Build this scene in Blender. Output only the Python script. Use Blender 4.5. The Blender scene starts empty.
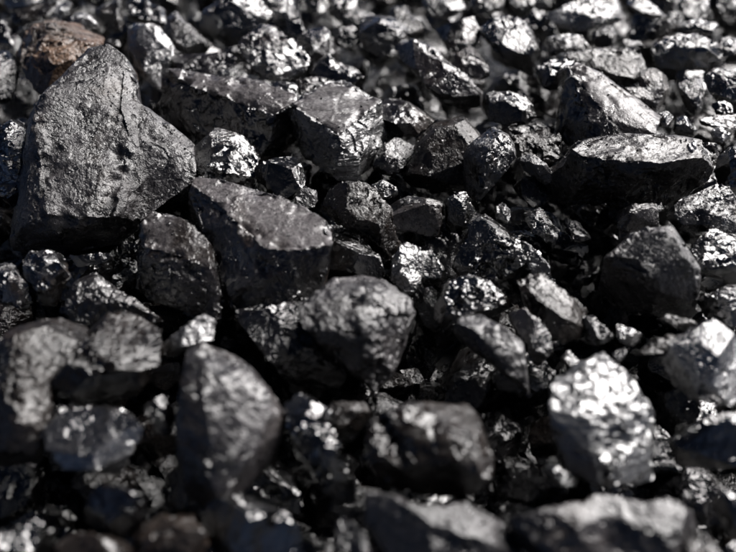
import bpy, bmesh, math, random
import numpy as np
from mathutils import Vector, Matrix, Euler

# ------------------------------------------------------------------ camera, sky, sun, exposure
sc = bpy.context.scene
COL = sc.collection
R = math.radians

W0, H0 = 736.0, 552.0            # photograph
CAM_H, PITCH, FOC = 0.25, 40.0, 850.0   # metres, degrees below the horizon, focal length in photo pixels
cam_d = bpy.data.cameras.new('camera')
cam_d.sensor_width = 36.0
cam_d.lens = FOC / W0 * 36.0
cam_d.clip_start, cam_d.clip_end = 0.01, 50.0
cam_d.dof.use_dof = True
cam_d.dof.focus_distance = 0.44
cam_d.dof.aperture_fstop = 5.6
cam_d.dof.aperture_blades = 0
cam = bpy.data.objects.new('camera', cam_d)
COL.objects.link(cam)
cam.location = (0, 0, CAM_H)
cam.rotation_euler = (R(90 - PITCH), 0, 0)
sc.camera = cam

SUN_AZ, SUN_EL = 52.0, 42.0       # azimuth clockwise from +Y (away from camera) towards +X
world = bpy.data.worlds.new('World'); sc.world = world; world.use_nodes = True
wn, wl = world.node_tree.nodes, world.node_tree.links
wn.clear()
sky = wn.new('ShaderNodeTexSky'); sky.sky_type = 'NISHITA'; sky.sun_disc = False
sky.sun_elevation = R(SUN_EL); sky.sun_rotation = R(SUN_AZ)
sky.altitude = 2500; sky.air_density = 0.09; sky.dust_density = 0.3; sky.ozone_density = 0.0
bg = wn.new('ShaderNodeBackground'); bg.inputs['Strength'].default_value = 0.05
wo = wn.new('ShaderNodeOutputWorld')
wl.new(sky.outputs[0], bg.inputs[0]); wl.new(bg.outputs[0], wo.inputs[0])

sun_d = bpy.data.lights.new('sun', 'SUN'); sun_d.energy = 5.0; sun_d.angle = R(44)
sun_d.color = (1.0, 0.965, 0.945)
sun = bpy.data.objects.new('sun', sun_d); COL.objects.link(sun)
sdir = Vector((math.sin(R(SUN_AZ)) * math.cos(R(SUN_EL)), math.cos(R(SUN_AZ)) * math.cos(R(SUN_EL)), math.sin(R(SUN_EL))))
sun.rotation_euler = sdir.to_track_quat('Z', 'Y').to_euler()
sun.location = sdir * 3

sc.view_settings.view_transform = 'Standard'
sc.view_settings.look = 'None'
sc.view_settings.gamma = 1.0
sc.view_settings.exposure = 1.5
sc.view_settings.use_curve_mapping = False
sc.render.engine = 'CYCLES'
sc.cycles.max_bounces = 5
sc.cycles.use_denoising = True
sc.cycles.sample_clamp_indirect = 4.0

# ------------------------------------------------------------------ numpy noise
def _hi(ix, iy, iz, s):
    n = (ix * 374761393 + iy * 668265263 + iz * 2147483647 + s * 1274126177) & 0xFFFFFFFF
    n = ((n ^ (n >> 13)) * 1274126177) & 0xFFFFFFFF
    n = ((n ^ (n >> 16)) * 2246822519) & 0xFFFFFFFF
    return n ^ (n >> 15)
def _h(ix, iy, iz, s):
    return (_hi(ix, iy, iz, s) & 0xFFFFFF) / float(0xFFFFFF)

def vnoise(p, s=0):
    i = np.floor(p).astype(np.int64); f = p - i
    u = f * f * f * (f * (f * 6 - 15) + 10)
    x, y, z = i[:, 0], i[:, 1], i[:, 2]
    r = 0
    for dx in (0, 1):
        wx = u[:, 0] if dx else 1 - u[:, 0]
        for dy in (0, 1):
            wy = u[:, 1] if dy else 1 - u[:, 1]
            for dz in (0, 1):
                wz = u[:, 2] if dz else 1 - u[:, 2]
                r = r + _h(x + dx, y + dy, z + dz, s) * wx * wy * wz
    return r * 2 - 1

def fbm(p, s=0, o=3):
    a, t, r = 1.0, 0.0, 0
    for k in range(o):
        r = r + a * vnoise(p * (2.03 ** k) + 17.3 * k, s + k); t += a; a *= 0.5
    return r / t

def facets(p, s=0):
    """fracture facets: each Voronoi cell carries its own small tilted plane"""
    i = np.floor(p).astype(np.int64)
    best = np.full(len(p), 1e9); bx = i.copy(); bv = np.zeros_like(p)
    for dx in (-1, 0, 1):
        for dy in (-1, 0, 1):
            for dz in (-1, 0, 1):
                c = i + np.array((dx, dy, dz))
                x, y, z = c[:, 0], c[:, 1], c[:, 2]
                n = _hi(x, y, z, s)
                v = p - c - np.stack([(n & 1023) / 1023., ((n >> 10) & 1023) / 1023., ((n >> 20) & 1023) / 1023.], 1)
                d = (v * v).sum(1)
                m = d < best
                best[m] = d[m]; bx[m] = c[m]; bv[m] = v[m]
    x, y, z = bx[:, 0], bx[:, 1], bx[:, 2]
    t = np.stack([_h(x, y, z, s + 3), _h(x, y, z, s + 4), _h(x, y, z, s + 5)], 1) * 2 - 1
    return (bv * t).sum(1) + 0.5 * (_h(x, y, z, s + 6) - 0.5)

def scoops(p, s=0, k=.9):
    """shell-like fracture: concave scoops that meet in sharp ridges"""
    i = np.floor(p).astype(np.int64); out = np.full(len(p), 1e9)
    for dx in (-1, 0, 1):
        for dy in (-1, 0, 1):
            for dz in (-1, 0, 1):
                c = i + np.array((dx, dy, dz)); n = _hi(c[:, 0], c[:, 1], c[:, 2], s)
                v = p - c - np.stack([(n & 1023) / 1023., ((n >> 10) & 1023) / 1023., ((n >> 20) & 1023) / 1023.], 1)
                out = np.minimum(out, np.sqrt((v * v).sum(1)) + k * (((n >> 7) & 255) / 255. - .5))
    return out - .45

# ------------------------------------------------------------------ materials
def coal_material(name, dark, dust, dust_amt, r_lo, r_hi, glint, grain, cell=900.0, ior=1.7, fleck_amt=0.16, cs=1.0, zone_lo=0.25, stretch=(1, 1, 1), bed=(.040, .0362, .0375), tint=None, tint_amt=0.0):
    m = bpy.data.materials.new(name); m.use_nodes = True
    n, l = m.node_tree.nodes, m.node_tree.links
    n.clear()
    out = n.new('ShaderNodeOutputMaterial'); b = n.new('ShaderNodeBsdfPrincipled')
    l.new(b.outputs[0], out.inputs[0])
    tc = n.new('ShaderNodeTexCoord'); oi = n.new('ShaderNodeObjectInfo')
    off = n.new('ShaderNodeVectorMath'); off.operation = 'MULTIPLY_ADD'
    rv = n.new('ShaderNodeCombineXYZ')
    for k in range(3): l.new(oi.outputs['Random'], rv.inputs[k])
    l.new(rv.outputs[0], off.inputs[0]); off.inputs[1].default_value = (3.1, 5.7, 2.3)
    mp = n.new('ShaderNodeMapping'); mp.inputs['Rotation'].default_value = (.3, .5, .2); mp.inputs['Scale'].default_value = stretch
    l.new(tc.outputs['Object'], mp.inputs[0]); l.new(mp.outputs[0], off.inputs[2])
    def noise(scale, detail, rough=0.6, dist=0.0):
        t = n.new('ShaderNodeTexNoise'); t.inputs['Scale'].default_value = scale
        t.inputs['Detail'].default_value = detail; t.inputs['Roughness'].default_value = rough
        t.inputs['Distortion'].default_value = dist
        l.new(off.outputs[0], t.inputs['Vector']); return t
    def ramp(src, a, bb, lo=0.0, hi=1.0):
        r = n.new('ShaderNodeMapRange'); r.inputs[1].default_value = a; r.inputs[2].default_value = bb
        r.inputs[3].default_value = lo; r.inputs[4].default_value = hi; l.new(src, r.inputs[0]); return r.outputs[0]
    def math_(op, a, c):
        k = n.new('ShaderNodeMath'); k.operation = op
        for j, v in enumerate((a, c)):
            if isinstance(v, (int, float)): k.inputs[j].default_value = v
            else: l.new(v, k.inputs[j])
        return k.outputs[0]
    big = noise(55, 5, 0.62, 0.4); mid = noise(260, 4, 0.6); fine = noise(1500, 3, 0.65)
    att = n.new('ShaderNodeAttribute'); att.attribute_name = 'bed'
    # dust cover (painted glints in the lite kind): patchy, more on the dull bedding faces, less on fresh cleat faces
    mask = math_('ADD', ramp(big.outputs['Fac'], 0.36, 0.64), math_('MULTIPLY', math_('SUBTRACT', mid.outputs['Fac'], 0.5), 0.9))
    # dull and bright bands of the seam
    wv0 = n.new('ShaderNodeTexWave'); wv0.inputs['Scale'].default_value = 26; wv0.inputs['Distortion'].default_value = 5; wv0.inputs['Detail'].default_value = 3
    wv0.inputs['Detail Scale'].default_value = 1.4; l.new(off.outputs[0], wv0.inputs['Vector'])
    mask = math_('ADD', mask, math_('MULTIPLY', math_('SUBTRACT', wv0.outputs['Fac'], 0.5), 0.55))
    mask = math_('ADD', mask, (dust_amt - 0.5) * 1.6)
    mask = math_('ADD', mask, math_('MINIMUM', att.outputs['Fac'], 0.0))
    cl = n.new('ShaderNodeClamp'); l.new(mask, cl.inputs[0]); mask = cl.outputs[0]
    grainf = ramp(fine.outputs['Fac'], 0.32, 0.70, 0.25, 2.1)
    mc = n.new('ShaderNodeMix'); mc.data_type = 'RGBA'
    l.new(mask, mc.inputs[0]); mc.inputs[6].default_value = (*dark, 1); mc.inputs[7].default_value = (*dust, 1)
    col = mc.outputs[2]
    # dull bedding faces
    bedm = math_('MULTIPLY', math_('MAXIMUM', att.outputs['Fac'], 0.0), ramp(mid.outputs['Fac'], .25, .5, .55, 1.0))
    cb = n.new('ShaderNodeClamp'); l.new(bedm, cb.inputs[0]); bedm = cb.outputs[0]
    mb = n.new('ShaderNodeMix'); mb.data_type = 'RGBA'; l.new(bedm, mb.inputs[0]); l.new(col, mb.inputs[6]); mb.inputs[7].default_value = (*bed, 1)
    col = mb.outputs[2]
    if tint:
        tn = noise(38, 4, 0.6, 0.6)
        mt = n.new('ShaderNodeMix'); mt.data_type = 'RGBA'
        l.new(ramp(tn.outputs['Fac'], 0.62 - 0.3 * tint_amt, 0.78 - 0.3 * tint_amt), mt.inputs[0])
        l.new(col, mt.inputs[6]); mt.inputs[7].default_value = (*tint, 1); col = mt.outputs[2]
    mg = n.new('ShaderNodeVectorMath'); mg.operation = 'SCALE'
    l.new(col, mg.inputs[0]); l.new(grainf, mg.inputs['Scale'])
    l.new(mg.outputs[0], b.inputs['Base Color'])
    rr = ramp(mask, 0, 1, r_lo, r_hi)
    rr = math_('ADD', rr, ramp(mid.outputs['Fac'], 0.3, 0.7, -0.08, 0.08))
    mx = n.new('ShaderNodeMix'); l.new(bedm, mx.inputs[0]); l.new(rr, mx.inputs[2]); mx.inputs[3].default_value = .44; rr = mx.outputs[0]
    # single bright cleavage flecks on the dull faces
    fv = n.new('ShaderNodeTexVoronoi'); fv.inputs['Scale'].default_value = 800; l.new(off.outputs[0], fv.inputs['Vector'])
    sx = n.new('ShaderNodeSeparateColor'); l.new(fv.outputs['Color'], sx.inputs[0])
    fleck = math_('MULTIPLY', math_('GREATER_THAN', sx.outputs[0], 1 - fleck_amt), math_('LESS_THAN', fv.outputs['Distance'], 0.42))
    fleck = math_('MULTIPLY', fleck, ramp(bedm, 0, 1, 1, .25))
    mr = n.new('ShaderNodeMix'); l.new(fleck, mr.inputs[0]); l.new(rr, mr.inputs[2]); mr.inputs[3].default_value = .11
    l.new(mr.outputs[0], b.inputs['Roughness'])
    mi = n.new('ShaderNodeMix'); l.new(bedm, mi.inputs[0]); mi.inputs[2].default_value = ior; mi.inputs[3].default_value = 1.5; l.new(mi.outputs[0], b.inputs['IOR'])
    # micro cleavage faces: Voronoi cells tilt the normal, so single crystals flash
    geo = n.new('ShaderNodeNewGeometry')
    def tilt(scale, amt):
        wv = n.new('ShaderNodeVectorMath'); wv.operation = 'MULTIPLY_ADD'
        l.new(mid.outputs['Color'], wv.inputs[0]); wv.inputs[1].default_value = (0.6 / scale,) * 3; l.new(off.outputs[0], wv.inputs[2])
        vo = n.new('ShaderNodeTexVoronoi'); vo.inputs['Scale'].default_value = scale; l.new(wv.outputs[0], vo.inputs['Vector'])
        s = n.new('ShaderNodeVectorMath'); s.operation = 'SUBTRACT'; l.new(vo.outputs['Color'], s.inputs[0]); s.inputs[1].default_value = (.5, .5, .5)
        k = n.new('ShaderNodeVectorMath'); k.operation = 'SCALE'; l.new(s.outputs[0], k.inputs[0])
        l.new(math_('ADD', math_('MULTIPLY', math_('MULTIPLY', ramp(mask, 0.0, 1.0, 1.0, 0.55), ramp(bedm, 0, 1, 1, .4)), amt), math_('MULTIPLY', fleck, 0.6)), k.inputs['Scale'])
        return k.outputs[0]
    a1 = n.new('ShaderNodeVectorMath'); a1.operation = 'ADD'; l.new(tilt(cell, glint), a1.inputs[0]); l.new(tilt(cell * 0.33, glint * 0.8), a1.inputs[1])
    a2 = n.new('ShaderNodeVectorMath'); a2.operation = 'ADD'; l.new(a1.outputs[0], a2.inputs[0]); l.new(geo.outputs['Normal'], a2.inputs[1])
    a3 = n.new('ShaderNodeVectorMath'); a3.operation = 'NORMALIZE'; l.new(a2.outputs[0], a3.inputs[0])
    bp = n.new('ShaderNodeBump'); bp.inputs['Strength'].default_value = grain; bp.inputs['Distance'].default_value = 0.0008 / cs * (.7 if cs < .4 else 1)
    hh = math_('ADD', math_('MULTIPLY', mid.outputs['Fac'], 1.9), math_('ADD', math_('MULTIPLY', noise(680, 2, .5).outputs['Fac'], 1.5), math_('MULTIPLY', fine.outputs['Fac'], 0.9)))
    zone = noise(42, 3, .55, .5)      # smooth cleaved zones beside rough ones
    hh = math_('MULTIPLY', hh, ramp(zone.outputs['Fac'], .44, .64, zone_lo, .85))
    hh = math_('MULTIPLY', hh, ramp(bedm, 0, 1, 1, .25))
    l.new(hh, bp.inputs['Height']); l.new(a3.outputs[0], bp.inputs['Normal'])
    l.new(bp.outputs[0], b.inputs['Normal'])
    return m

KINDS = {
    'matte': ('coal_matte',   (.0035, .0032, .0035), (.0215, .0195, .0207), 0.55, .28, .42, .34, 1.0, 800, 1.6, dict(zone_lo=.4, tint=(.0185, .0142, .0118), tint_amt=.2)),
    'dust':  ('coal_dusty',   (.0025, .0023, .0026), (.0175, .0153, .0165), 0.44, .17, .31, .30, 1.0, 800, 1.75, dict(tint=(.0155, .0112, .0088), tint_amt=.3)),
    'lite':  ('coal_painted_glint',  (.008, .0078, .0082), (.16, .157, .16), 0.30, .15, .27, .45, .8, 350, 2.5, dict(zone_lo=.6)),  # near-white patches put into the colour to imitate bright reflections on glossy faces
    'pale':  ('coal_pale_ash', (.0035, .0035, .0037), (.027, .0258, .0274), 0.42, .18, .31, .40, 1.0, 600, 1.7, dict(tint=(.030, .0235, .0195), tint_amt=.2)),
    'mid':   ('coal_dull',    (.0018, .0016, .0018), (.007, .0063, .0067), 0.38, .17, .30, .32, 1.0, 600, 1.75, dict(tint=(.0095, .0066, .0048), tint_amt=.3)),
    'gloss': ('coal_vitreous', (.0012, .0012, .0012), (.004, .0038, .0039), 0.22, .12, .22, .20, .7, 350, 1.95, {}),
    'spark': ('coal_crystalline', (.002, .002, .0022), (.016, .0155, .0169), 0.32, .14, .27, .50, .8, 420, 2.1, dict(tint=(.014, .0098, .0072), tint_amt=.2)),
    'brown': ('coal_brownish', (.0028, .0022, .0019), (.0085, .0063, .0053), 0.46, .24, .38, .30, .8, 500, 1.5, dict(zone_lo=.35, tint=(.0115, .0077, .0056), tint_amt=.25)),
    'rust':  ('coal_rusty',   (.005, .004, .0036), (.040, .0295, .0235), 0.45, .30, .46, .3, 1.0, 550, 1.5, dict(tint=(.072, .045, .030), tint_amt=.6)),
    'foil':  ('coal_mirror_face', (.006, .006, .0065), (.045, .045, .0465), 0.42, .25, .36, .30, .7, 300, 2.1, dict(stretch=(.35, .8, 1.4), zone_lo=.7)),
}
MAT = {}
for k_, v_ in KINDS.items():
    for suf, cs, soft in (('', 1.0, 1.0), ('_coarse', .30, .7), ('_middling', .5, .9)):   # grain size of the break
        kw = dict(v_[10]); kw['stretch'] = tuple(q * cs for q in kw.get('stretch', (1, 1, 1)))
        MAT[k_ + suf] = coal_material(v_[0] + suf, v_[1], v_[2], v_[3], v_[4], v_[5], v_[6] * soft, v_[7], v_[8], v_[9], cs=cs, **kw)
    kw = dict(v_[10]); kw['stretch'] = (.022,) * 3
    MAT[k_ + '_chip'] = coal_material(v_[0] + '_chip', *v_[1:10], cs=.5, **kw)

# ------------------------------------------------------------------ from pixel and height to a point of the place
TILE = {'P': (0, 0, 1.0), 'A': (0, 0, 736 / 300), 'B': (220, 0, 736 / 300), 'C': (436, 0, 736 / 300), 'D': (0, 170, 736 / 300),
        'E': (220, 170, 736 / 300), 'F': (436, 170, 736 / 300), 'G': (0, 327, 736 / 300), 'H': (436, 327, 736 / 300), 'I': (220, 327, 736 / 300),
        'a': (0, 0, 736 / 140), 'b': (120, 0, 736 / 140), 'c': (240, 0, 736 / 140), 'd': (360, 0, 736 / 140), 'e': (480, 0, 736 / 140), 'f': (596, 0, 736 / 140)}
CP = np.array((0, 0, CAM_H)); cp, sp_ = math.cos(R(PITCH)), math.sin(R(PITCH))
def ray(x, y):
    u, v = (x - W0 / 2) / FOC, -(y - H0 / 2) / FOC
    d = np.array((u, cp + v * sp_, -sp_ + v * cp)); return d / np.linalg.norm(d)
def at(x, y, h):
    d = ray(x, y); return CP + d * ((h - CAM_H) / d[2])
def parse(txt):
    t, pts = 'P', []
    for w in txt.split():
        if w in TILE: t = w; continue
        v = [float(q) for q in w.split(',')]; ox, oy, s = TILE[t]
        pts.append((ox + v[0] / s, oy + v[1] / s, v[2] if len(v) > 2 else 0.0))
    return pts

def grow(a, b, k=1.07):
    q = a + b; xm = (min(p[0] for p in q) + max(p[0] for p in q)) / 2; ym = (min(p[1] for p in q) + max(p[1] for p in q)) / 2
    g = lambda l_: [(xm + (x - xm) * k, ym + (y - ym) * k, h) for x, y, h in l_]
    return g(a), g(b)

def top_points(top, htop, f, bot, hbot, thick):
    a, b = grow(parse(top), parse(bot))
    ya = sum(p[1] for p in a) / len(a); xa = sum(p[0] for p in a) / len(a)
    c = at(xa, ya, htop / 100); dist = np.linalg.norm(c - CP)
    k = dist / (FOC * math.cos(math.asin((CAM_H - htop / 100) / dist))) * 100
    P = [at(x, y, (htop + f * (ya - y) * k + dh) / 100) for x, y, dh in a] + [at(x, y, (hbot + dh) / 100) for x, y, dh in b]
    xs = [p[0] for p in a + b]; ys = [p[1] for p in a + b]
    ext = min(max(xs) - min(xs), (max(ys) - min(ys)) * 1.2) * dist / FOC
    return add_back(P, len(P), thick * 1.35 * ext), dist, ext

def add_back(P, n, t):
    back = []; cen = sum(P[:n]) / n; lc = np.linalg.norm(cen - CP)
    for p in P[:n]:
        v = p - CP; l_ = np.linalg.norm(v)
        for frac, shr in ((0.35, 0.97), (1.0, 0.62)):
            axis = CP + (cen - CP) * ((lc + t * frac) / lc)
            back.append(axis + (CP + v * ((l_ + t * frac) / l_) - axis) * shr)
    return np.array(P + back)

def hull_points(txt, inner, hc, f, thick):
    o, inn = grow(parse(txt), parse(inner) if inner else [])
    xs = [p[0] for p in o]; ys = [p[1] for p in o]
    xc, yc = sum(xs) / len(xs), (min(ys) + max(ys)) / 2
    c = at(xc, yc, hc / 100); dist = np.linalg.norm(c - CP)
    ang = math.asin((CAM_H - hc / 100) / dist)
    f *= .85 - .25 * min(max((yc - 260) / 120, 0), 1)      # nearer lumps are seen more from above
    k = dist / (FOC * math.cos(ang)) * 100          # cm of wall per photo pixel
    P = [at(x, y, (hc + f * (yc - y) * k + dh) / 100) for x, y, dh in o + inn]
    ext = min(max(xs) - min(xs), (max(ys) - min(ys)) * 1.2) * dist / FOC
    return add_back(P, len(o), thick * 1.35 * ext), dist, ext

def hull_bm(P, bm):
    vs = [bm.verts.new(p) for p in P]
    res = bmesh.ops.convex_hull(bm, input=vs)
    junk = [g for g in set(res['geom_interior']) | set(res['geom_unused']) if isinstance(g, bmesh.types.BMVert) and g.is_valid]
    bmesh.ops.delete(bm, geom=[v for v in junk if not v.link_faces], context='VERTS')

def mesh_arrays(me):
    n = len(me.vertices)
    co = np.empty(n * 3, np.float32); me.vertices.foreach_get('co', co)
    no = np.empty(n * 3, np.float32); me.vertices.foreach_get('normal', no)
    return co.reshape(-1, 3).astype(float), no.reshape(-1, 3).astype(float)

REL = {'matte': (.8, .45, .7, 0),  # relief: facet amp big, facet amp small (fractions), grain amp, striation
    'dust': (.8, .45, .7, 0), 'lite': (1.0, 1.0, .2, 0), 'pale': (1.0, .8, .6, 0), 'mid': (.9, .9, .6, .2), 'gloss': (1.0, 1.1, .3, .5),
    'spark': (1.2, 1.5, .7, 0), 'brown': (1.3, .9, .4, .5), 'rust': (.9, .9, .7, .3), 'foil': (.7, 1.2, .2, .6)}

def edge_near(co, planes):
    """1 on the broken edges of the blocks, 0 in the middle of their faces"""
    best = np.full(len(co), -1e9); e = np.zeros(len(co))
    for nn, oo in planes:
        D = co @ nn.T - oo; i = D.argmax(1); top = D[np.arange(len(co)), i]
        D2 = np.where((nn @ nn.T)[i] > .88, -1e9, D).max(1)
        m = -np.abs(top) > best
        best[m] = -np.abs(top)[m]; e[m] = -D2[m]
    return e

def cleave(co, seed, n, depth, size, keep_dirs=()):
    """flat breaks: vertices beyond a cutting plane are laid down onto it"""
    rng_ = random.Random(seed); c = co.mean(0)
    for _ in range(n):
        v = np.array((rng_.gauss(0, 1), rng_.gauss(0, 1) - .5, rng_.gauss(0, 1) + .4)); v /= np.linalg.norm(v)
        if any(v @ k > .55 for k in keep_dirs): continue
        t = (co - c) @ v; m = t.max() * 1.0; ex = t.max() - t.min()
        o = m - min(ex * rng_.uniform(.025, depth), size * .12)
        over = np.clip(t - o, 0, None)
        # the break is not a perfect plane: slight ripple
        co = co - v[None, :] * (over * .97)[:, None]
    return co

def relief(co, no, size, px, kind, seed, rough=1.0, planes=None, keep=None):
    fa, fb, gr, st = REL[kind]
    w = np.stack([vnoise(co / (size * .22), seed + 40 + k) for k in range(3)], 1) * size * .06
    q = co + w
    d = scoops(q / (size * .34) + seed * 3.7, seed) * size * .10 * fa
    s2 = max(size * .11, px * 6)
    d += facets((q + w * .3) / s2 + seed, seed + 9) * s2 * .20 * fb
    s3 = max(size * .05, px * 4) if px > .00043 else size * .12
    d += scoops((q + w * .2) / s3 + seed, seed + 19) * s3 * .22 * fb * (vnoise(co / (size * .25), seed + 33) > -.1)
    rd = 1 - np.abs(vnoise(q / (size * .16), seed + 21)); d -= np.clip(rd - .72, 0, 1) * size * .015
    pit = np.clip(vnoise(q / (size * .09), seed + 31) - .25, 0, 1); d -= pit * size * .010
    d += fbm(co / (px * 4.0), seed + 3, 2) * px * .55 * gr
    d += fbm(co / (size * .35), seed + 5, 3) * size * .012
    if st:
        rng = random.Random(seed); ax = Vector((rng.uniform(-1, 1), rng.uniform(-.4, .4), rng.uniform(-1, 1))).normalized()
        ph = (co @ np.array(ax)) / (size * .085) + 1.2 * vnoise(co / (size * .3), seed + 7)
        saw = ph - np.floor(ph)
        d += (np.minimum(saw / .8, (1 - saw) / .2) - .5) * size * .011 * st * (vnoise(co / (size * .4), seed + 8) > -.2)
    d = d * rough
    if keep is not None: d *= keep
    if planes is not None:
        e = np.exp(-np.clip(planes, 0, 1) / (size * .035))
        d -= e * np.clip(vnoise(co / (size * .11), seed + 61) + .35 * vnoise(co / (size * .04), seed + 62) + .15, 0, 1) * size * .07
    return co + no * d[:, None]

def remesh(bm, vox):
    me0 = bpy.data.meshes.new('tmp'); bm.to_mesh(me0)
    ob = bpy.data.objects.new('tmp', me0); COL.objects.link(ob)
    md = ob.modifiers.new('r', 'REMESH'); md.mode = 'VOXEL'; md.voxel_size = vox; md.adaptivity = 0
    dg = bpy.context.evaluated_depsgraph_get()
    me = bpy.data.meshes.new_from_object(ob.evaluated_get(dg))
    bpy.data.objects.remove(ob); bpy.data.meshes.remove(me0)
    return me

def finish(me, co, ang=28):
    me.vertices.foreach_set('co', co.astype(np.float32).ravel()); me.update()
    me.polygons.foreach_set('use_smooth', [True] * len(me.polygons))
    me.set_sharp_from_angle(angle=R(ang))

# ------------------------------------------------------------------ the bed the lumps lie on
def plain(name, m, kind, me, label=None, cat=None):
    o = bpy.data.objects.new(name, me); COL.objects.link(o); me.materials.append(MAT[m]); o['kind'] = kind
    if label: o['label'] = label; o['category'] = cat
    return o
N = 150
gx = np.linspace(-1.2, 1.2, N); gy = np.linspace(-0.6, 2.0, N)
X, Y = np.meshgrid(gx, gy)
P3 = np.stack([X.ravel(), Y.ravel(), np.zeros(N * N)], 1)
Z = -0.10 + fbm(P3 / .07, 5, 3) * .008
P3[:, 2] = Z
me = bpy.data.meshes.new('coal_bed')
me.from_pydata([tuple(p) for p in P3], [], [(j * N + i, j * N + i + 1, (j + 1) * N + i + 1, (j + 1) * N + i) for j in range(N - 1) for i in range(N - 1)])
plain('ground', 'mid', 'structure', me, 'black coal dust ground under the heaped lumps', 'ground')

# ------------------------------------------------------------------ the lumps one can pick out
LUMPS = []
def L(label, kind, *hulls, bed=None, rough=1.0, name='coal_lump', ang=22, vox=1.0, cuts=None):
    LUMPS.append((label, kind, hulls, bed, rough, name, ang, vox, cuts))
UP = (0, 0, 1, .5, -.1)
# upper left
L('largest boulder, smooth grey dusty coal at upper left with pale right facet', 'matte',
  ('A 222,132 262,124 300,150 330,190 345,250 352,300 380,400 D 350,70 345,120,-.4 300,165,-.7 160,195,-.7 40,185,-.5 35,150 A 48,540 60,500 80,450,.4 92,380,.7 82,330,1.0 85,260,1.0 150,215,.6', 'A 215,215,.5 290,270,.5 180,330,.7 310,340,.6 200,450,.9 D 120,100,1.4 280,105,1.2 60,130,.9 150,150,.9', 1.2, .6),
  ('A 345,250 385,290 470,360 478,395 473,440 D 400,60 345,120 A 240,400 300,300', 'A 350,350,.3', 1.0, .6), cuts=0, rough=.5)
L('rust brown topped lump leaning on the largest grey boulder', 'rust',
  ('A 85,68 130,58 205,60 258,88 250,120 165,190 145,205 110,235 75,210 55,170 40,135 75,110', 'A 145,150,.6 205,110,.5 100,100,.3', 1.8, .5), rough=1.2, cuts=5)
L('rounded dark lump cut by the left edge beside the rusty lump', 'mid', ('A 0,110 25,130 45,175 40,220 25,250 0,255 -25,240 -35,180 -25,125', 'A 5,180,.4', .8, .55))
L('small black chip wedged behind the rusty lump', 'gloss', ('A 45,65 95,70 85,105 50,100', '', .4, .5))
L('flat brown grey slab lying behind the rusty lump', 'brown', ('a 30,75 150,35 240,5 345,0 280,70 215,95 110,130 40,115', '', .6, .2))
L('small white edged chip on the end of the flat brown slab', 'lite', ('a 270,75 340,5 375,15 365,70 330,90', 'a 330,50,.3', .9, .6), name='coal_chip')
L('bright white rounded chip just behind the rusty lump', 'lite', ('a 360,85 420,62 480,85 515,130 430,150 370,135', 'a 430,105,.4', 1.0, .6), name='coal_chip')
L('pale glittering chip in the top left corner', 'lite', ('a 15,15 60,-15 205,-15 200,20 100,40 50,50', '', .8, .6), name='coal_chip')
L('dull grey chip on the left edge under the flat brown slab', 'mid', ('a 0,90 40,130 60,200 80,240 20,250 -30,220 -25,120', '', .4, .5), name='coal_chip')
L('small pinkish brown splinter between flat slab and rusty lump', 'rust', ('a 230,105 300,95 330,120 320,135 235,135', '', 1.0, .5), name='coal_chip')
L('upright grey striped piece at the top behind the rusty lump', 'mid', ('a 490,60 560,30 640,-10 655,90 640,165 580,160 545,120', 'a 610,80,.3', .5, .7))
L('tiny grey chip in the dark gap below the striped piece', 'mid', ('a 555,205 630,210 635,240 560,240', '', -.3, .4), name='coal_chip')
L('thin rusty sliver showing behind the right shoulder of the largest boulder', 'rust', ('A 262,128 300,138 335,180 340,200 300,160', '', .6, .5), name='coal_chip')
L('small lump with a brilliant white face left of the long striated slab', 'lite', ('A 310,65 345,58 385,65 402,95 425,115 425,180 418,235 380,220 340,180 325,140 310,105', 'A 385,105,.5 370,160,.4', .6, .75))
L('long wedge with a pale top edge at the top behind the white faced lump', 'dust', ('b 250,70 300,60 370,130 475,240 450,285 370,290 280,255 255,170', 'b 320,150,.4 400,230,.4', 1.0, .6))
L('dark flat slab at the top edge left of the long wedge', 'gloss', ('b 20,15 110,-5 240,60 252,140 220,125 180,95 60,110 20,100', '', .5, .4))
L('craggy glittering lump with bright specks at the top edge', 'spark', ('A 500,30 560,-10 640,-10 668,40 640,75 600,95 560,112 535,95 500,60', 'A 585,45,.5 620,30,.4', .8, .65))
L('rough jagged lump below the craggy speckled one', 'spark', ('B 45,125 75,85 115,62 160,95 217,145 205,190 160,205 110,190', 'B 120,120,.5 170,150,.4', .9, .65))
L('grey upright lump cut by the top edge right of the craggy one', 'spark', ('B 130,10 150,-10 175,-5 200,60 205,95 160,90 135,60', 'B 170,50,.3', .5, .6))
L('small flat smooth chip lying on the long striated slab', 'mid', ('A 520,190 565,168 612,180 600,205 545,207', '', 1.2, .35), name='coal_chip', rough=.4)
L('long slab with dull top and black striated front, left of the cube', 'gloss',
  ('T', 'A 420,175 455,180 530,195 640,208 720,235 735,252 700,290 600,255 480,215', 1.5, .2, 'A 690,330 665,395 640,395 560,322 470,345 408,300', -1.5), bed=(0, -.15, 1, .9, 0), rough=1.0)
L('dull grey lump half hidden behind the long striated slab', 'dust', ('A 420,140 480,133 560,133 592,152 540,170 520,190 480,190 425,178', '', .5, .45))
L('pale crystalline lump in front of the striated slab', 'spark', ('A 468,345 510,325 560,318 600,350 625,385 620,455 540,445 490,435 480,400', 'A 530,365,.5 590,400,.3', .4, .7))
L('dark glossy lump right of the pale crystalline lump', 'gloss', ('B 85,410 130,390 200,388 218,405 215,440 190,460 160,485 110,460 85,440', 'B 150,410,.3', .1, .6))
L('tiny pale grey chip behind the big flat topped slab', 'pale', ('B 185,475 215,458 240,470 235,505 205,515 185,500', '', -.2, .6), name='coal_chip')
L('glittering lump cut by the left edge beside the largest boulder', 'spark', ('A -30,310 45,298 80,330 85,400 60,470 45,510 20,515 -10,470 -40,380', 'A 50,350,.5', .6, .65))
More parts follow.
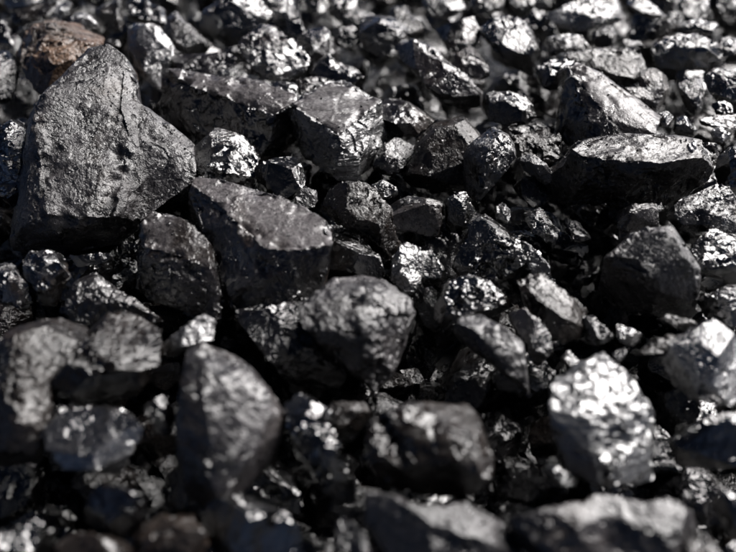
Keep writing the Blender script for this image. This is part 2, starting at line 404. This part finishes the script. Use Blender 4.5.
# upper middle
L('cube shaped lump with dusty square top and bright right face', 'foil',
  ('T', 'B 180,255 250,215 300,205 388,250 290,330', 1.7, .2, 'B 400,320 410,350 350,420 325,440 255,420 215,385 172,300,.8', -1.0), bed=(0, -.2, 1, 1.0, -.15), rough=.8)
L('flat dark piece behind the cube top', 'mid', ('B 185,200 250,188 300,200 250,212 195,235', '', .3, .4))
L('brown grey lump with flat top right of the cube', 'dust', ('B 375,245 395,238 415,250 470,252 530,290 480,335 430,330 405,310 400,270', 'B 475,322,.4 420,310,.3', .4, .5))
L('small dark lump in the gap right of the cube', 'mid', ('B 375,400 400,355 430,340 475,360 480,390 450,420 410,430 380,420', 'B 430,375,.3', -.3, .6))
L('broad dark brown lump behind the pale speckled egg shaped lump', 'brown', ('B 480,345 530,290 600,275 628,290 640,330 605,380 600,460 520,470 450,440 472,400', 'B 500,370,.4 590,370,.5', .4, .65))
L('pale speckled egg shaped lump right of the broad dark brown lump', 'pale', ('B 600,370 640,320 680,308 715,345 727,375 700,430 640,500 618,470 600,460', 'B 660,370,.6', .9, .75))
L('long brown grey ridge running down behind the cube to the right', 'dust', ('B 430,120 470,100 520,115 570,155 590,195 640,230 655,270 600,277 550,250 510,200 470,160', 'B 520,160,.3 600,240,.3', 1.2, .5))
L('pale rough lump above the dark hollow behind the cube', 'pale', ('B 345,50 380,30 420,38 465,75 440,95 415,125 380,135 340,90', 'B 385,75,.5', 1.2, .65))
L('flat brown piece behind the pale rough lump', 'brown', ('B 410,30 450,15 500,70 470,88 430,55', '', .8, .4))
L('dark slate smooth block with faint stripes near the top', 'mid', ('B 520,75 560,50 620,40 640,80 615,130 580,140 545,110', 'B 580,85,.4', .9, .7), rough=.5)
L('grey lump below the dark slate block', 'dust', ('B 565,145 620,110 650,150 665,185 640,198 600,175', '', .5, .6))
L('smooth grey four sided lump near the top left of the dark hollow', 'dust', ('B 190,85 240,60 275,80 270,130 235,150 200,130', 'B 235,95,.3', .9, .5), rough=.5)
L('dark jagged strip behind the cube', 'spark', ('B 215,160 270,135 300,170 350,195 365,225 320,215 270,185 220,180', '', .1, .5))
L('dark grey lump left of the pale rough lump', 'mid', ('B 275,70 330,65 348,100 310,125 280,115', '', .3, .6))
L('small glittering chip between striated slab and cube', 'spark', ('B 120,200 180,205 195,235 165,240 130,225', '', .8, .5), name='coal_chip')
L('grey lump at the top edge above the smooth four sided lump', 'pale', ('B 205,0 235,-20 262,-10 262,25 215,38', '', .5, .6))
L('pale tipped lump at the top edge left of the black corner', 'pale', ('B 262,10 300,-20 335,-10 342,30 290,52 265,35', 'B 300,10,.4', .6, .6))
L('pale glittering lump at the top edge behind the dark slate block', 'pale', ('B 495,5 540,-15 590,-5 605,25 565,45 520,42', 'B 550,15,.4', .7, .6))
L('pale lump at the top edge left of the black hooded lump', 'pale', ('C 85,5 120,-15 165,-5 160,28 115,40 95,30', '', .7, .6))
L('grey lump at the top edge left of the long white lump', 'mid', ('C 175,5 210,-15 245,-5 240,35 195,40', '', .3, .6))
# upper right
L('black hooded lump with a bright white right end', 'spark', ('C 105,75 140,50 190,45 230,70 252,100 258,145 240,182 212,185 195,150 165,135 130,110', 'C 205,100,.6 160,80,.4', 1.0, .7), bed=None)
L('light grey rounded lump in front of the black hooded lump', 'pale', ('C 120,230 175,225 215,235 250,270 230,295 150,305 120,290 110,260', 'C 180,260,.4', .7, .5))
L('flat grey piece below the light rounded lump', 'mid', ('C 170,310 250,300 290,320 260,332 190,337', '', -.1, .3))
L('pale crumbly lump left behind the upright wedge', 'spark', ('C 250,165 290,150 340,150 312,185 302,225 260,215 245,190', 'C 285,180,.3', .7, .6))
L('broad brown grey slab with glittering right end behind the upright wedge', 'brown', ('C 290,140 330,130 420,120 500,118 522,130 507,180 490,210 440,205 380,170 340,155', 'C 440,150,.3 490,180,.3', 1.0, .55))
L('upright wedge with a thin pale top and a black left face', 'dust',
  ('T', 'C 330,167 350,158 400,180 548,285 528,298 385,213', 2.3, .35, 'C 545,300,2.2 540,335,2.0 470,342,1.8 395,345,1.2 330,352 305,325 315,240,.8', -.5), bed=(0, .2, 1, 1.1, -.1), rough=.6)
L('long massive slab with pitch black front and thin pale top', 'brown',
  ('T', 'C 325,380 370,345 430,335 500,342 600,338 642,345 652,398 560,408 470,374', 2.2, .12, 'C 655,420,1 650,470 600,482 560,492 450,502 340,502 280,480 268,450,.4 290,420,.9', -1.0), bed=(.15, .1, 1, .3, 0), rough=1.2)
L('white chip standing at the right tip of the long black slab', 'lite', ('C 618,352 640,343 640,390 617,392', 'C 628,370,.3', 2.0, .7), name='coal_chip')
L('crumbly brownish piece left of the long black slab', 'brown', ('C 190,335 260,325 325,345 300,390 285,410 230,375 200,380', 'C 260,350,.3', .2, .5), rough=1.8)
L('small pale elongated chip lying at the left end of the long black slab', 'pale', ('C 200,390 235,375 285,420 288,445 265,450 225,420', 'C 240,400,.3', .5, .5), name='coal_chip')
L('dark dull lump under the small pale elongated chip', 'mid', ('C 190,460 225,430 280,455 280,490 240,505 200,485', '', -.6, .6))
L('grey lump with a pale hooked top right of the upright wedge', 'dust', ('C 590,205 620,195 650,195 657,240 640,290 620,278 605,235', 'C 635,235,.4', .4, .75))
L('grey rough lump cut by the right edge near the top', 'spark', ('C 655,178 700,170 745,175 770,200 755,245 690,250 665,218', 'C 700,200,.3', .6, .6))
L('light grey smooth lump behind the right end of the upright wedge', 'pale', ('C 500,175 545,168 565,190 562,215 577,245 545,275 505,250 510,210', 'C 535,200,.3', .6, .6))
L('small dull lump directly behind the upright wedge top edge', 'dust', ('C 462,215 525,215 540,245 520,262 490,245', '', .7, .5))
L('brilliant white chip at the right tip of the upright wedge', 'lite', ('C 545,278 565,268 582,285 572,312 550,312', 'C 563,290,.3', .9, .6), name='coal_chip')
L('dark wedge chip with a grey edge above the long black slab', 'gloss', ('C 582,290 610,285 642,320 630,337 600,335 580,318', 'C 615,305,.3', .5, .6), bed=None)
L('flat grey slab cut by the right edge above the black right lump', 'dust', ('C 640,292 690,280 745,282 750,315 690,316 650,307', '', .5, .35))
L('white chip on the flat grey slab near the right edge', 'lite', ('C 672,322 700,312 722,330 702,350 680,346', 'C 698,330,.3', .7, .6), name='coal_chip')
L('glittering pebble cluster shaped chip above the flat grey slab at right', 'spark', ('C 680,257 702,248 732,256 728,276 690,279', '', .9, .5), name='coal_chip')
L('ring shaped looking rough lump near the top right corner', 'spark', ('C 530,112 570,95 640,85 680,105 702,140 697,172 640,155 590,158 540,162', 'C 610,120,.5 665,130,.4', .8, .65))
L('light dusty lump above the ring shaped rough lump', 'pale', ('C 582,58 640,45 692,60 692,83 640,84 588,82', 'C 640,62,.3', 1.1, .5))
L('dark brown faceted lump with a pale right edge near the top right', 'brown', ('C 515,78 550,45 592,28 584,88 562,95 522,102', 'C 568,55,.4', 1.0, .65))
L('long white rough lump at the top edge right of centre', 'lite', ('C 275,38 320,15 370,18 440,-5 467,15 460,45 400,65 330,75 290,62', 'C 370,40,.4', .9, .55))
L('light dusty lump below the long white lump', 'pale', ('C 262,97 310,82 380,90 378,118 330,130 280,138', 'C 320,105,.3', .8, .5))
L('grey round lump right below the long white lump', 'dust', ('C 382,78 430,65 452,90 425,115 388,112', 'C 420,85,.3', .8, .55))
L('small grey lump above the end of the broad brown slab', 'mid', ('C 455,95 495,100 522,118 500,118 460,116', '', .9, .5), name='coal_chip')
L('pale lump in the top right corner', 'pale', ('C 685,8 705,-15 755,-15 760,22 700,32', 'C 720,5,.3', 1.0, .55))
L('dull lump at the top edge left of the dark brown faceted lump', 'dust', ('C 468,5 500,-15 530,10 562,42 525,48 490,30', '', .7, .5))
L('pale lump at the top edge above the light dusty lump', 'pale', ('C 590,8 630,-15 672,-10 680,30 640,42 600,28', '', .7, .55))
L('grey lump on the right edge beside the ring shaped lump', 'mid', ('C 692,92 745,95 760,130 702,138', '', .9, .5))
L('bright round chip near the right edge at the top', 'lite', ('C 700,102 718,94 733,104 726,120 706,116', 'C 716,105,.2', 1.6, .6), name='coal_chip')
L('squarish dark grey lump right of the end of the long black slab', 'mid', ('C 645,352 690,352 692,400 662,412', '', .2, .7))
L('black shaded lump cut by the right edge below the flat grey slab', 'gloss', ('C 692,382 745,355 775,380 765,470 702,465 682,420', 'C 730,390,.4', .6, .8))
# middle
L('big slab with smooth flat pinkish grey top in the middle left', 'dust',
  ('T', 'E -72,28 0,33 60,48 140,66 220,103 270,145 268,182 190,195 115,193 60,142 0,90', 1.9, .15, 'E 250,260 235,320 150,347 110,337 D 570,335 525,235 465,90', -1.1), bed=(0, -.1, 1, 1.2, -.2), rough=.5)
L('rounded lump with black front left of the flat topped slab', 'mid',
  ('T', 'D 350,135 380,108 440,120 500,160 540,210 500,228 430,208 358,190', .9, .35, 'D 558,262,1.2 555,330 530,360 480,355 400,342 340,290 335,230,.8', -1.6), bed=(0, 0, 1, .7, 0))
L('smooth dark mound with tiny sparkles behind the blurred left lump', 'mid', ('D 150,335 180,285 235,255 290,290 340,325 412,378 300,375 200,385', 'D 240,300,.3', -.3, .45), rough=.5)
L('small glittering block below the largest boulder at left', 'spark', ('D 50,205 110,200 162,207 170,260 150,310 112,345 90,310 60,255', 'D 110,230,.4', -.1, .7))
L('grey rough lump on the left edge above the blurred left lump', 'spark', ('D -25,235 20,225 60,270 82,320 62,350 10,325 -30,300', 'D 30,270,.3', -.2, .6))
L('dark splinter in the shadow under the largest boulder', 'gloss', ('D 165,212 270,202 277,225 190,238', '', -.8, .5), name='coal_chip')
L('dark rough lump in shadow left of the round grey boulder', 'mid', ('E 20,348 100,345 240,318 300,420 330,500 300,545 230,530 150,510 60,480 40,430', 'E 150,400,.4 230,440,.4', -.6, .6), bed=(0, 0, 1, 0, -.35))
L('round light grey boulder in the centre', 'matte', ('E 195,345,1.0 235,302,.7 285,275,.2 345,262 400,275 450,315 468,355 445,430 420,500 380,540 330,505 290,460,.3 250,420,.8 210,390,1.0', 'E 290,325,.9 360,310,1.0 415,355,.9 390,430,.9 330,400,1.1 370,370,1.1', .3, .5), cuts=0, rough=.8)
L('black block with a grey right end above the round grey boulder', 'gloss', ('E 250,195 275,155 330,155 350,185 370,225 415,235 410,265 340,264 280,270 255,250', 'E 335,185,.4', -.2, .65))
L('brown lump with a pale chipped rim in the centre', 'brown', ('E 250,70 290,40 330,28 370,50 400,80 425,140 425,190 410,220 390,190 350,162 310,132 275,95', 'E 340,75,.4 400,145,.4', .3, .6), rough=1.4)
L('small glossy chip on top of the brown pale rimmed lump', 'spark', ('E 365,42 400,25 435,45 440,65 400,70', '', .5, .5), name='coal_chip')
L('dull porous block right of the brown pale rimmed lump', 'mid', ('E 410,90 450,65 545,75 527,110 540,165 480,157 428,148', 'E 520,85,.2', -.2, .75), bed=(0, -1, .5, .5, 0), rough=.5)
L('brilliant white mirror faced chip in the centre above the round boulder', 'lite', ('E 420,270 425,215 455,180 490,195 495,250 485,300 460,305', 'E 460,230,.3', -.1, .7))
L('dark chip right of the brilliant white mirror chip', 'gloss', ('E 490,200 520,195 557,250 530,275 500,292', '', -.4, .65), name='coal_chip')
L('upright glossy chip below the pale egg shaped lump', 'gloss', ('E 550,75 600,55 627,100 590,160 558,145', 'E 590,90,.3', -.1, .7))
L('shell fractured glossy brown lump right of centre', 'gloss', ('F 45,230 75,170 95,120 130,103 180,160 200,190 222,230 200,260 150,280 80,260 50,250', 'F 130,150,.5 110,200,.3', -.1, .65), rough=1.5)
L('narrow grey shard beside the shell fractured lump', 'spark', ('F 200,160 240,190 275,240 292,277 250,262 225,230', '', -.2, .6))
L('tiny glittering chip above the shell fractured lump', 'spark', ('F 140,97 165,80 182,100 176,132 150,132', '', -.3, .6), name='coal_chip')
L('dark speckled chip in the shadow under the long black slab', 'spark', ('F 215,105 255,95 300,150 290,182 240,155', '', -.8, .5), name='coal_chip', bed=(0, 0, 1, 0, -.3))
L('dark sliver in the shadow left of the arched lump', 'mid', ('F 315,120 345,125 390,180 340,178', '', -1.0, .5), name='coal_chip')
# middle right
L('rough light grey lump on the right edge below the long black slab', 'pale', ('F 562,110 600,75 685,38 740,48 775,100 755,165 700,152 630,155 590,145', 'F 660,85,.4', .6, .6), rough=1.3)
L('craggy lump on the right edge under the rough light grey one', 'spark', ('F 635,165 690,152 745,165 775,220 735,282 680,272 645,240', 'F 700,200,.4', -.1, .65))
L('dark grainy lump on the right edge above the bright glitter lump', 'spark', ('F 642,320 690,300 745,292 775,340 745,382 665,372', 'F 700,325,.3', -.3, .55))
L('arched lump with black front and a pale grey right band', 'matte',
  ('T', 'F 420,218 480,165 520,148 575,145 615,190 636,240 632,300 592,300,.7 580,235,.9 555,172,.7 480,205,.4', 1.2, .6, 'F 634,345,.3 615,367 595,345,-.8 520,348,-1.4 440,335,-1.4 400,290,-1', -1.6), rough=.8)
L('grey upright block behind the arched lump', 'mid', ('F 445,105 490,85 540,85 550,145 500,155 475,185 450,192', 'F 480,105,.3', -.3, .85), bed=(0, -1, .3, .5, 0), rough=.6)
L('tiny clear edged chip under the long black slab', 'lite', ('F 530,87 545,78 562,92 550,107', '', -.3, .5), name='coal_chip')
L('sparkling grey lump behind the pale tapering slab', 'spark', ('F -10,325 20,280 70,262 120,275 170,300 197,345 150,347 100,352 45,365 10,375', 'F 75,285,.3', .1, .5))
L('pale tapering slab pointing down to the right over a black hollow', 'pale', ('T', 'F 45,390 60,360 110,358 180,395 215,430 240,500 250,548 200,518 150,466 100,426', .9, .45, 'F 60,410 110,450 160,495 210,535', -.8), bed=(0, -.4, 1, 0, 0.2), rough=.5)
L('glittering broken lump right of the pale tapering slab', 'spark', ('F 170,350 220,345 265,390 292,440 270,482 245,490 220,425', 'F 240,400,.3', .0, .6))
L('brown glossy lump below the shell fractured one', 'brown', ('F 180,272 230,258 290,280 330,330 362,360 347,420 312,432 260,390 220,340', 'F 270,310,.4 320,370,.4', .1, .6), rough=1.6)
L('dark grey shard right of the brown glossy lump', 'spark', ('F 350,352 385,360 440,410 405,442 372,420', '', -.4, .5), name='coal_chip')
L('light chip at the tip of the dark grey shard', 'lite', ('F 440,372 470,398 518,410 490,430 452,428', '', .0, .5), name='coal_chip')
L('bright small chip in the gap above the foil bright lump', 'lite', ('F 300,452 328,442 352,470 322,487', '', -.2, .5), name='coal_chip')
L('bright sliver chip behind the foil bright lump', 'lite', ('F 430,452 458,440 477,450 442,470', '', .0, .5), name='coal_chip')
L('thin brown splinter right of the foil bright lump top', 'brown', ('F 475,455 530,420 590,400 597,430 540,462', '', .5, .4), name='coal_chip')
L('brown splinter leaning at the foot of the arched lump', 'brown', ('F 540,367 570,355 630,368 642,388 600,392', '', .6, .4), name='coal_chip')
L('large glittering lump with white sparkles on the right edge', 'lite', ('H 545,75 600,30 640,0 700,-20 760,0 775,60 755,200 690,192 640,190 600,150 560,110', 'H 650,60,.6 720,60,.5', .6, .65))
L('dark lump on the right edge under the glittering white lump', 'gloss', ('H 582,275 620,250 660,225 760,212 775,330 700,347 650,335 592,332', 'H 670,270,.4', -.4, .6))
# foreground
L('foil bright lump with rippled silvery face at lower right', 'foil', ('H 290,140,.5 370,130 410,72 455,110 525,210 522,365 450,365 400,385,.3 330,350,.7 300,270,.9 285,200,.8', 'H 400,150,.6 370,290,.7 470,200,.5 450,320,.5', .5, .4), cuts=4)
L('silvery chip at the lower left corner of the foil bright lump', 'foil', ('H 270,345 290,335 360,378 345,395 285,385', '', -.1, .6), name='coal_chip')
L('large blurred slab with a pale front edge at the bottom right', 'matte',
  ('T', 'H 190,475 280,445 430,425 560,432 622,460 570,455 380,472 265,500', .9, .2, 'H 628,510 590,560 540,620 300,620 200,560', -.6), rough=.7)
L('small blurred lump on the bottom edge right of the large blurred slab', 'mid', ('H 605,560 655,502 705,540 735,620 600,620', 'H 660,540,.3', .3, .6))
L('glittering piece in the bottom right corner', 'spark', ('H 665,418 745,398 775,500 755,560 705,485', '', .0, .6))
L('tiny speck chip in the black gap near the bottom right', 'spark', ('H 598,412 628,405 640,418 612,424', '', -.6, .5), name='coal_chip')
L('long blurred pale lump on the bottom edge in the middle', 'matte', ('I 335,445 370,418 440,450 545,445 600,540 560,640 440,640 380,560', 'I 440,500,.5', .4, .55), ('I 520,450 600,432 690,482 745,525 780,640 540,640', 'I 620,490,.4', .2, .5))
L('narrow blurred grey lump left of the long pale bottom lump', 'dust', ('I 272,495 310,460 345,482 410,580 400,640 290,640', 'I 330,530,.3', .0, .6))
L('heart shaped brown lump with a crack and glinting right rim', 'brown', ('I 345,270 368,228 398,222 412,275 455,335 462,400 450,425 385,372 348,312', 'I 395,300,.5', .8, .35),
  ('I 405,215,.3 450,195 540,200 602,190 640,240 667,320 652,380 600,412 540,415 472,400 482,322 430,258', 'I 500,255,.5 595,290,.8 570,350,.8 490,350,.6', .8, .4), rough=.5, cuts=5)
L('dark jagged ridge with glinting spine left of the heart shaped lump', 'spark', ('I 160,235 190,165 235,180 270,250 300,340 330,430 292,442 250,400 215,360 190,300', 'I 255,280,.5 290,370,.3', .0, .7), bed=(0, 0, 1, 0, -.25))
L('small dull round lump behind the heart shaped lump', 'brown', ('I 265,187 310,178 365,195 370,220 330,265 290,275 270,230', 'I 320,205,.3', -.3, .55))
L('big smooth blurred boulder with a pale rim at lower left', 'matte', ('G 410,110,.8 440,70,.4 480,48 540,60 600,100 650,160 697,230 692,290 655,370 600,420 540,450 480,420,.4 450,350,.8 430,250,1.0 418,180,1.0', 'G 500,170,1.0 600,230,.7 560,320,.8', 1.1, .6), rough=.7)
L('blurred oval lump with slanting streaks at the left', 'brown', ('D 290,372 400,385 418,430 G 405,60 370,130 300,188 230,203 150,190 118,150 130,90 D 210,410', 'G 250,80,.7 200,140,.6 300,130,.5', 1.4, .3), rough=.8)
L('blurred brown lump cut by the left edge in the foreground', 'brown', ('D -25,440 30,405 90,362 150,358 205,395 130,490 G 100,150 75,215 70,330 30,365 -30,365 -45,200', 'D 90,420,.5 G 30,150,.6 30,280,.3', .9, .4))
L('blurred lump with large white glints near the lower left', 'lite', ('G 115,205 180,195 240,208 305,213 335,255 312,335 280,372 200,378 150,342 112,290', 'G 230,260,.5 270,310,.6', .9, .45), rough=1.1)
L('dark blurred lump between the two lower left boulders', 'mid', ('G 338,205 400,165 432,210 422,272 382,262', '', .2, .6))
L('bright orange white chip behind the lower left boulder', 'lite', ('D 405,425 450,390 500,352 527,375 522,420 470,432 432,470 408,475', 'D 480,395,.3', .6, .6), name='coal_chip')
L('dark blurred lump below the white glinting lump', 'mid', ('G 200,405 270,385 340,390 362,450 332,512 250,522 210,472', 'G 280,430,.4', .0, .6))
L('brownish blurred lump on the bottom edge left of centre', 'brown', ('G 345,505 400,465 480,450 505,520 490,620 355,620', 'G 420,510,.4', .0, .6))
L('blurred dark lump in the bottom left corner', 'gloss', ('G -35,525 40,500 100,470 142,500 132,560 60,620 -35,620', 'G 60,520,.4', .3, .55), rough=1.4)
L('blurred lump on the bottom edge right of the bottom left corner lump', 'brown', ('G 140,535 200,505 300,525 342,560 330,630 150,630', 'G 240,550,.3', -.1, .55))
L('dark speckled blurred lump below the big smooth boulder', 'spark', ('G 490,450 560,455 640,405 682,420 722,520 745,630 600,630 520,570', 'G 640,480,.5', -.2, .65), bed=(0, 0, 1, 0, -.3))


PIC = []
for idx, (label, kind, hulls, bed, rough, name, ang, voxk, ncut) in enumerate(LUMPS):
    bm = bmesh.new(); size = 0; dist = 9; planes = []; keep = None
    for h in hulls:
        if h[0] == 'T': P, dd, ext = top_points(*h[1:6], h[6] if len(h) > 6 else .7)
        else: P, dd, ext = hull_points(*h[:4], h[4] if len(h) > 4 else .75)
        b2 = bmesh.new(); hull_bm(P, b2); b2.normal_update(); nn = np.array([q.normal[:] for q in b2.faces]); planes.append((nn, np.array([q.normal.dot(q.verts[0].co) for q in b2.faces]))); tm = bpy.data.meshes.new('t'); b2.to_mesh(tm); b2.free(); bm.from_mesh(tm); bpy.data.meshes.remove(tm)
        size = max(size, ext); dist = min(dist, dd)
    if dist < .345 and ncut is None: rough = max(rough, 1.0) * 1.35
    px = dist / FOC; cuts = ncut if ncut is not None else 14 if hulls[0][0] != 'T' else 6
    blur = abs(1 / dist - 1 / .44) * 6.5
    vox = px * (1.15 + .55 * blur * .3) * voxk
    me = remesh(bm, vox); bm.free()
    co, no = mesh_arrays(me)
    if bed is not None:
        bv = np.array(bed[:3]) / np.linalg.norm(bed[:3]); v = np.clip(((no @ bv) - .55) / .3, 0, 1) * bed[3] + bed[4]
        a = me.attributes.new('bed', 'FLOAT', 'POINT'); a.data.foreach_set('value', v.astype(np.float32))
        keep = 1 - .75 * np.clip(((no @ bv) - .6) / .3, 0, 1) * (bed[3] > 0)
    e_ = edge_near(co, planes)
    co = relief(co, no, size, px, kind, idx * 13 + 5, rough, e_, keep)
    co = cleave(co, idx + 77, cuts, .13 if dist > .38 else .20, size, [bv] if bed is not None and bed[3] > 0 else ())
    c = co.mean(0); c[2] = co[:, 2].min(); co -= c
    finish(me, co, ang); me.materials.append(MAT[kind + ('_coarse' if dist < .345 else '_middling' if dist > .50 or dist < .40 else '')]); me.name = name
    o = bpy.data.objects.new(name, me); COL.objects.link(o); o.location = c
    o['label'] = label; o['category'] = 'coal'; o['group'] = 'coal lumps of the heap'

# where loose crumbs can rest: up-facing spots of the lumps
REST = []
for o in [q for q in COL.objects if q.type == 'MESH' and 'group' in q]:
    co, no = mesh_arrays(o.data); up = np.nonzero(no[:, 2] > .75)[0]
    if len(up):
        rs = np.random.RandomState(len(co)); k = rs.choice(up, max(2, len(up) // 160))
        REST += [Vector(p) + o.location for p in co[k]]

# ------------------------------------------------------------------ small pieces lying deep in the gaps
rng = random.Random(11)
def proto(seed, kind, faces=1):
    r = random.Random(seed); bm = bmesh.new()
    pts = []
    for _ in range(18):
        v = Vector((r.gauss(0, 1), r.gauss(0, 1), r.gauss(0, 1))).normalized()
        pts.append(np.array((v.x * .5, v.y * .42, v.z * .34)) * r.uniform(.85, 1.05))
    hull_bm(pts, bm)
    me = remesh(bm, .035 if faces else .09); bm.free()
    co, no = mesh_arrays(me)
    co = cleave(relief(co, no, .8, .03, kind, seed, 1.0), seed, 9, .15, .9)
    finish(me, co); me.materials.append(MAT[kind + '_chip']); me.name = 'coal_chip'
    return me
PROTO = [proto(900 + k, ('mid', 'gloss', 'mid', 'brown', 'gloss', 'brown', 'mid', 'gloss')[k % 8]) for k in range(16)]
spots = []
y = -25.0
while y < 600:
    st = 34 + y * .075; x = -30 + rng.uniform(0, st)
    while x < 780:
        spots.append((x + rng.uniform(-.3, .3) * st, y + rng.uniform(-.3, .3) * st)); x += st * 1.25
    y += st * .95
for x, y in spots:
        h = rng.uniform(-2.9, -1.9) - 1.0 * (y > 250) - .3 * (y < 140)
        p = at(x, y, h / 100)
        s = rng.uniform(.034, .056)
        top = h / 100 + .0
        o = bpy.data.objects.new('coal_chip', rng.choice(PROTO)); COL.objects.link(o)
        o.location = (p[0], p[1], top - s * .4); o.scale = (s, s, s)
        o.rotation_euler = (rng.uniform(-.6, .6), rng.uniform(-.6, .6), rng.uniform(0, 6.28))
        o['label'] = 'dark small coal piece deep in a shadowed gap under larger lumps'; o['category'] = 'coal'
        o['group'] = 'small coal pieces deep in the gaps'

# the heap going on outside the picture, and fine slack between: nobody could count it
LOWD = []
for k in range(8):
    r = random.Random(980 + k); bm = bmesh.new()
    hull_bm([np.array(Vector((r.gauss(0, 1), r.gauss(0, 1), r.gauss(0, 1))).normalized()) * np.array((.55, .42, .34)) for _ in range(13)], bm)
    bm.verts.index_update(); LOWD.append((np.array([v.co[:] for v in bm.verts]), np.array([[v.index for v in f.verts] for f in bm.faces]))); bm.free()
def scatter(name, label, n, place, kind):
    V, F, k0 = [], [], 0
    for _ in range(n):
        loc, s = place(); co, fa = LOWD[rng.randrange(len(LOWD))]
        M = np.array(Euler((rng.uniform(0, 6), rng.uniform(0, 6), rng.uniform(0, 6))).to_matrix())
        V.append(co @ M.T * s + np.array(loc)); F.append(fa + k0); k0 += len(co)
    V = np.concatenate(V); F = np.concatenate(F)
    m_ = bpy.data.meshes.new(name); m_.vertices.add(len(V)); m_.vertices.foreach_set('co', V.astype(np.float32).ravel())
    m_.loops.add(F.size); m_.loops.foreach_set('vertex_index', F.ravel().astype(np.int32))
    m_.polygons.add(len(F)); m_.polygons.foreach_set('loop_start', np.arange(0, F.size, 3, dtype=np.int32))
    m_.update(calc_edges=True); m_.validate()
    m_.polygons.foreach_set('use_smooth', [False] * len(m_.polygons))
    return plain(name, kind, 'stuff', m_, label, 'coal')
def outside():
    while True:
        x, y = rng.uniform(-.75, .75), rng.uniform(-.12, 1.35)
        v = Vector((x, y, -.01)) - Vector(CP)
        zc = v.y * cp - v.z * sp_
        if zc < .03: return Vector((x, y, -.03)), rng.uniform(.03, .05)
        u = v.x / zc * FOC; w = -(v.y * sp_ + v.z * cp) / zc * FOC
        if abs(u) > W0 / 2 + 55 or w < -H0 / 2 - 35 or w > H0 / 2 + 75:
            return Vector((x, y, -.035 + rng.uniform(-.012, .006))), rng.uniform(.035, .06)
scatter('coal_heap', 'mass of coal lumps spreading out around the picture', 700, outside, 'mid')
def slack():
    p = at(rng.uniform(-30, 766), rng.uniform(-25, 577), rng.uniform(-.09, -.06)); return Vector(p), rng.uniform(.008, .026)
scatter('coal_slack', 'fine black coal chips and crumbs at the bottom of the gaps', 2600, slack, 'mid')
def crumb():
    return rng.choice(REST) + Vector((0, 0, .0002)), rng.choice((.0006, .0007, .0009, .0012, .0016))
scatter('coal_crumbs', 'tiny loose coal crumbs and grit resting on top of the lumps', 1500, crumb, 'pale')
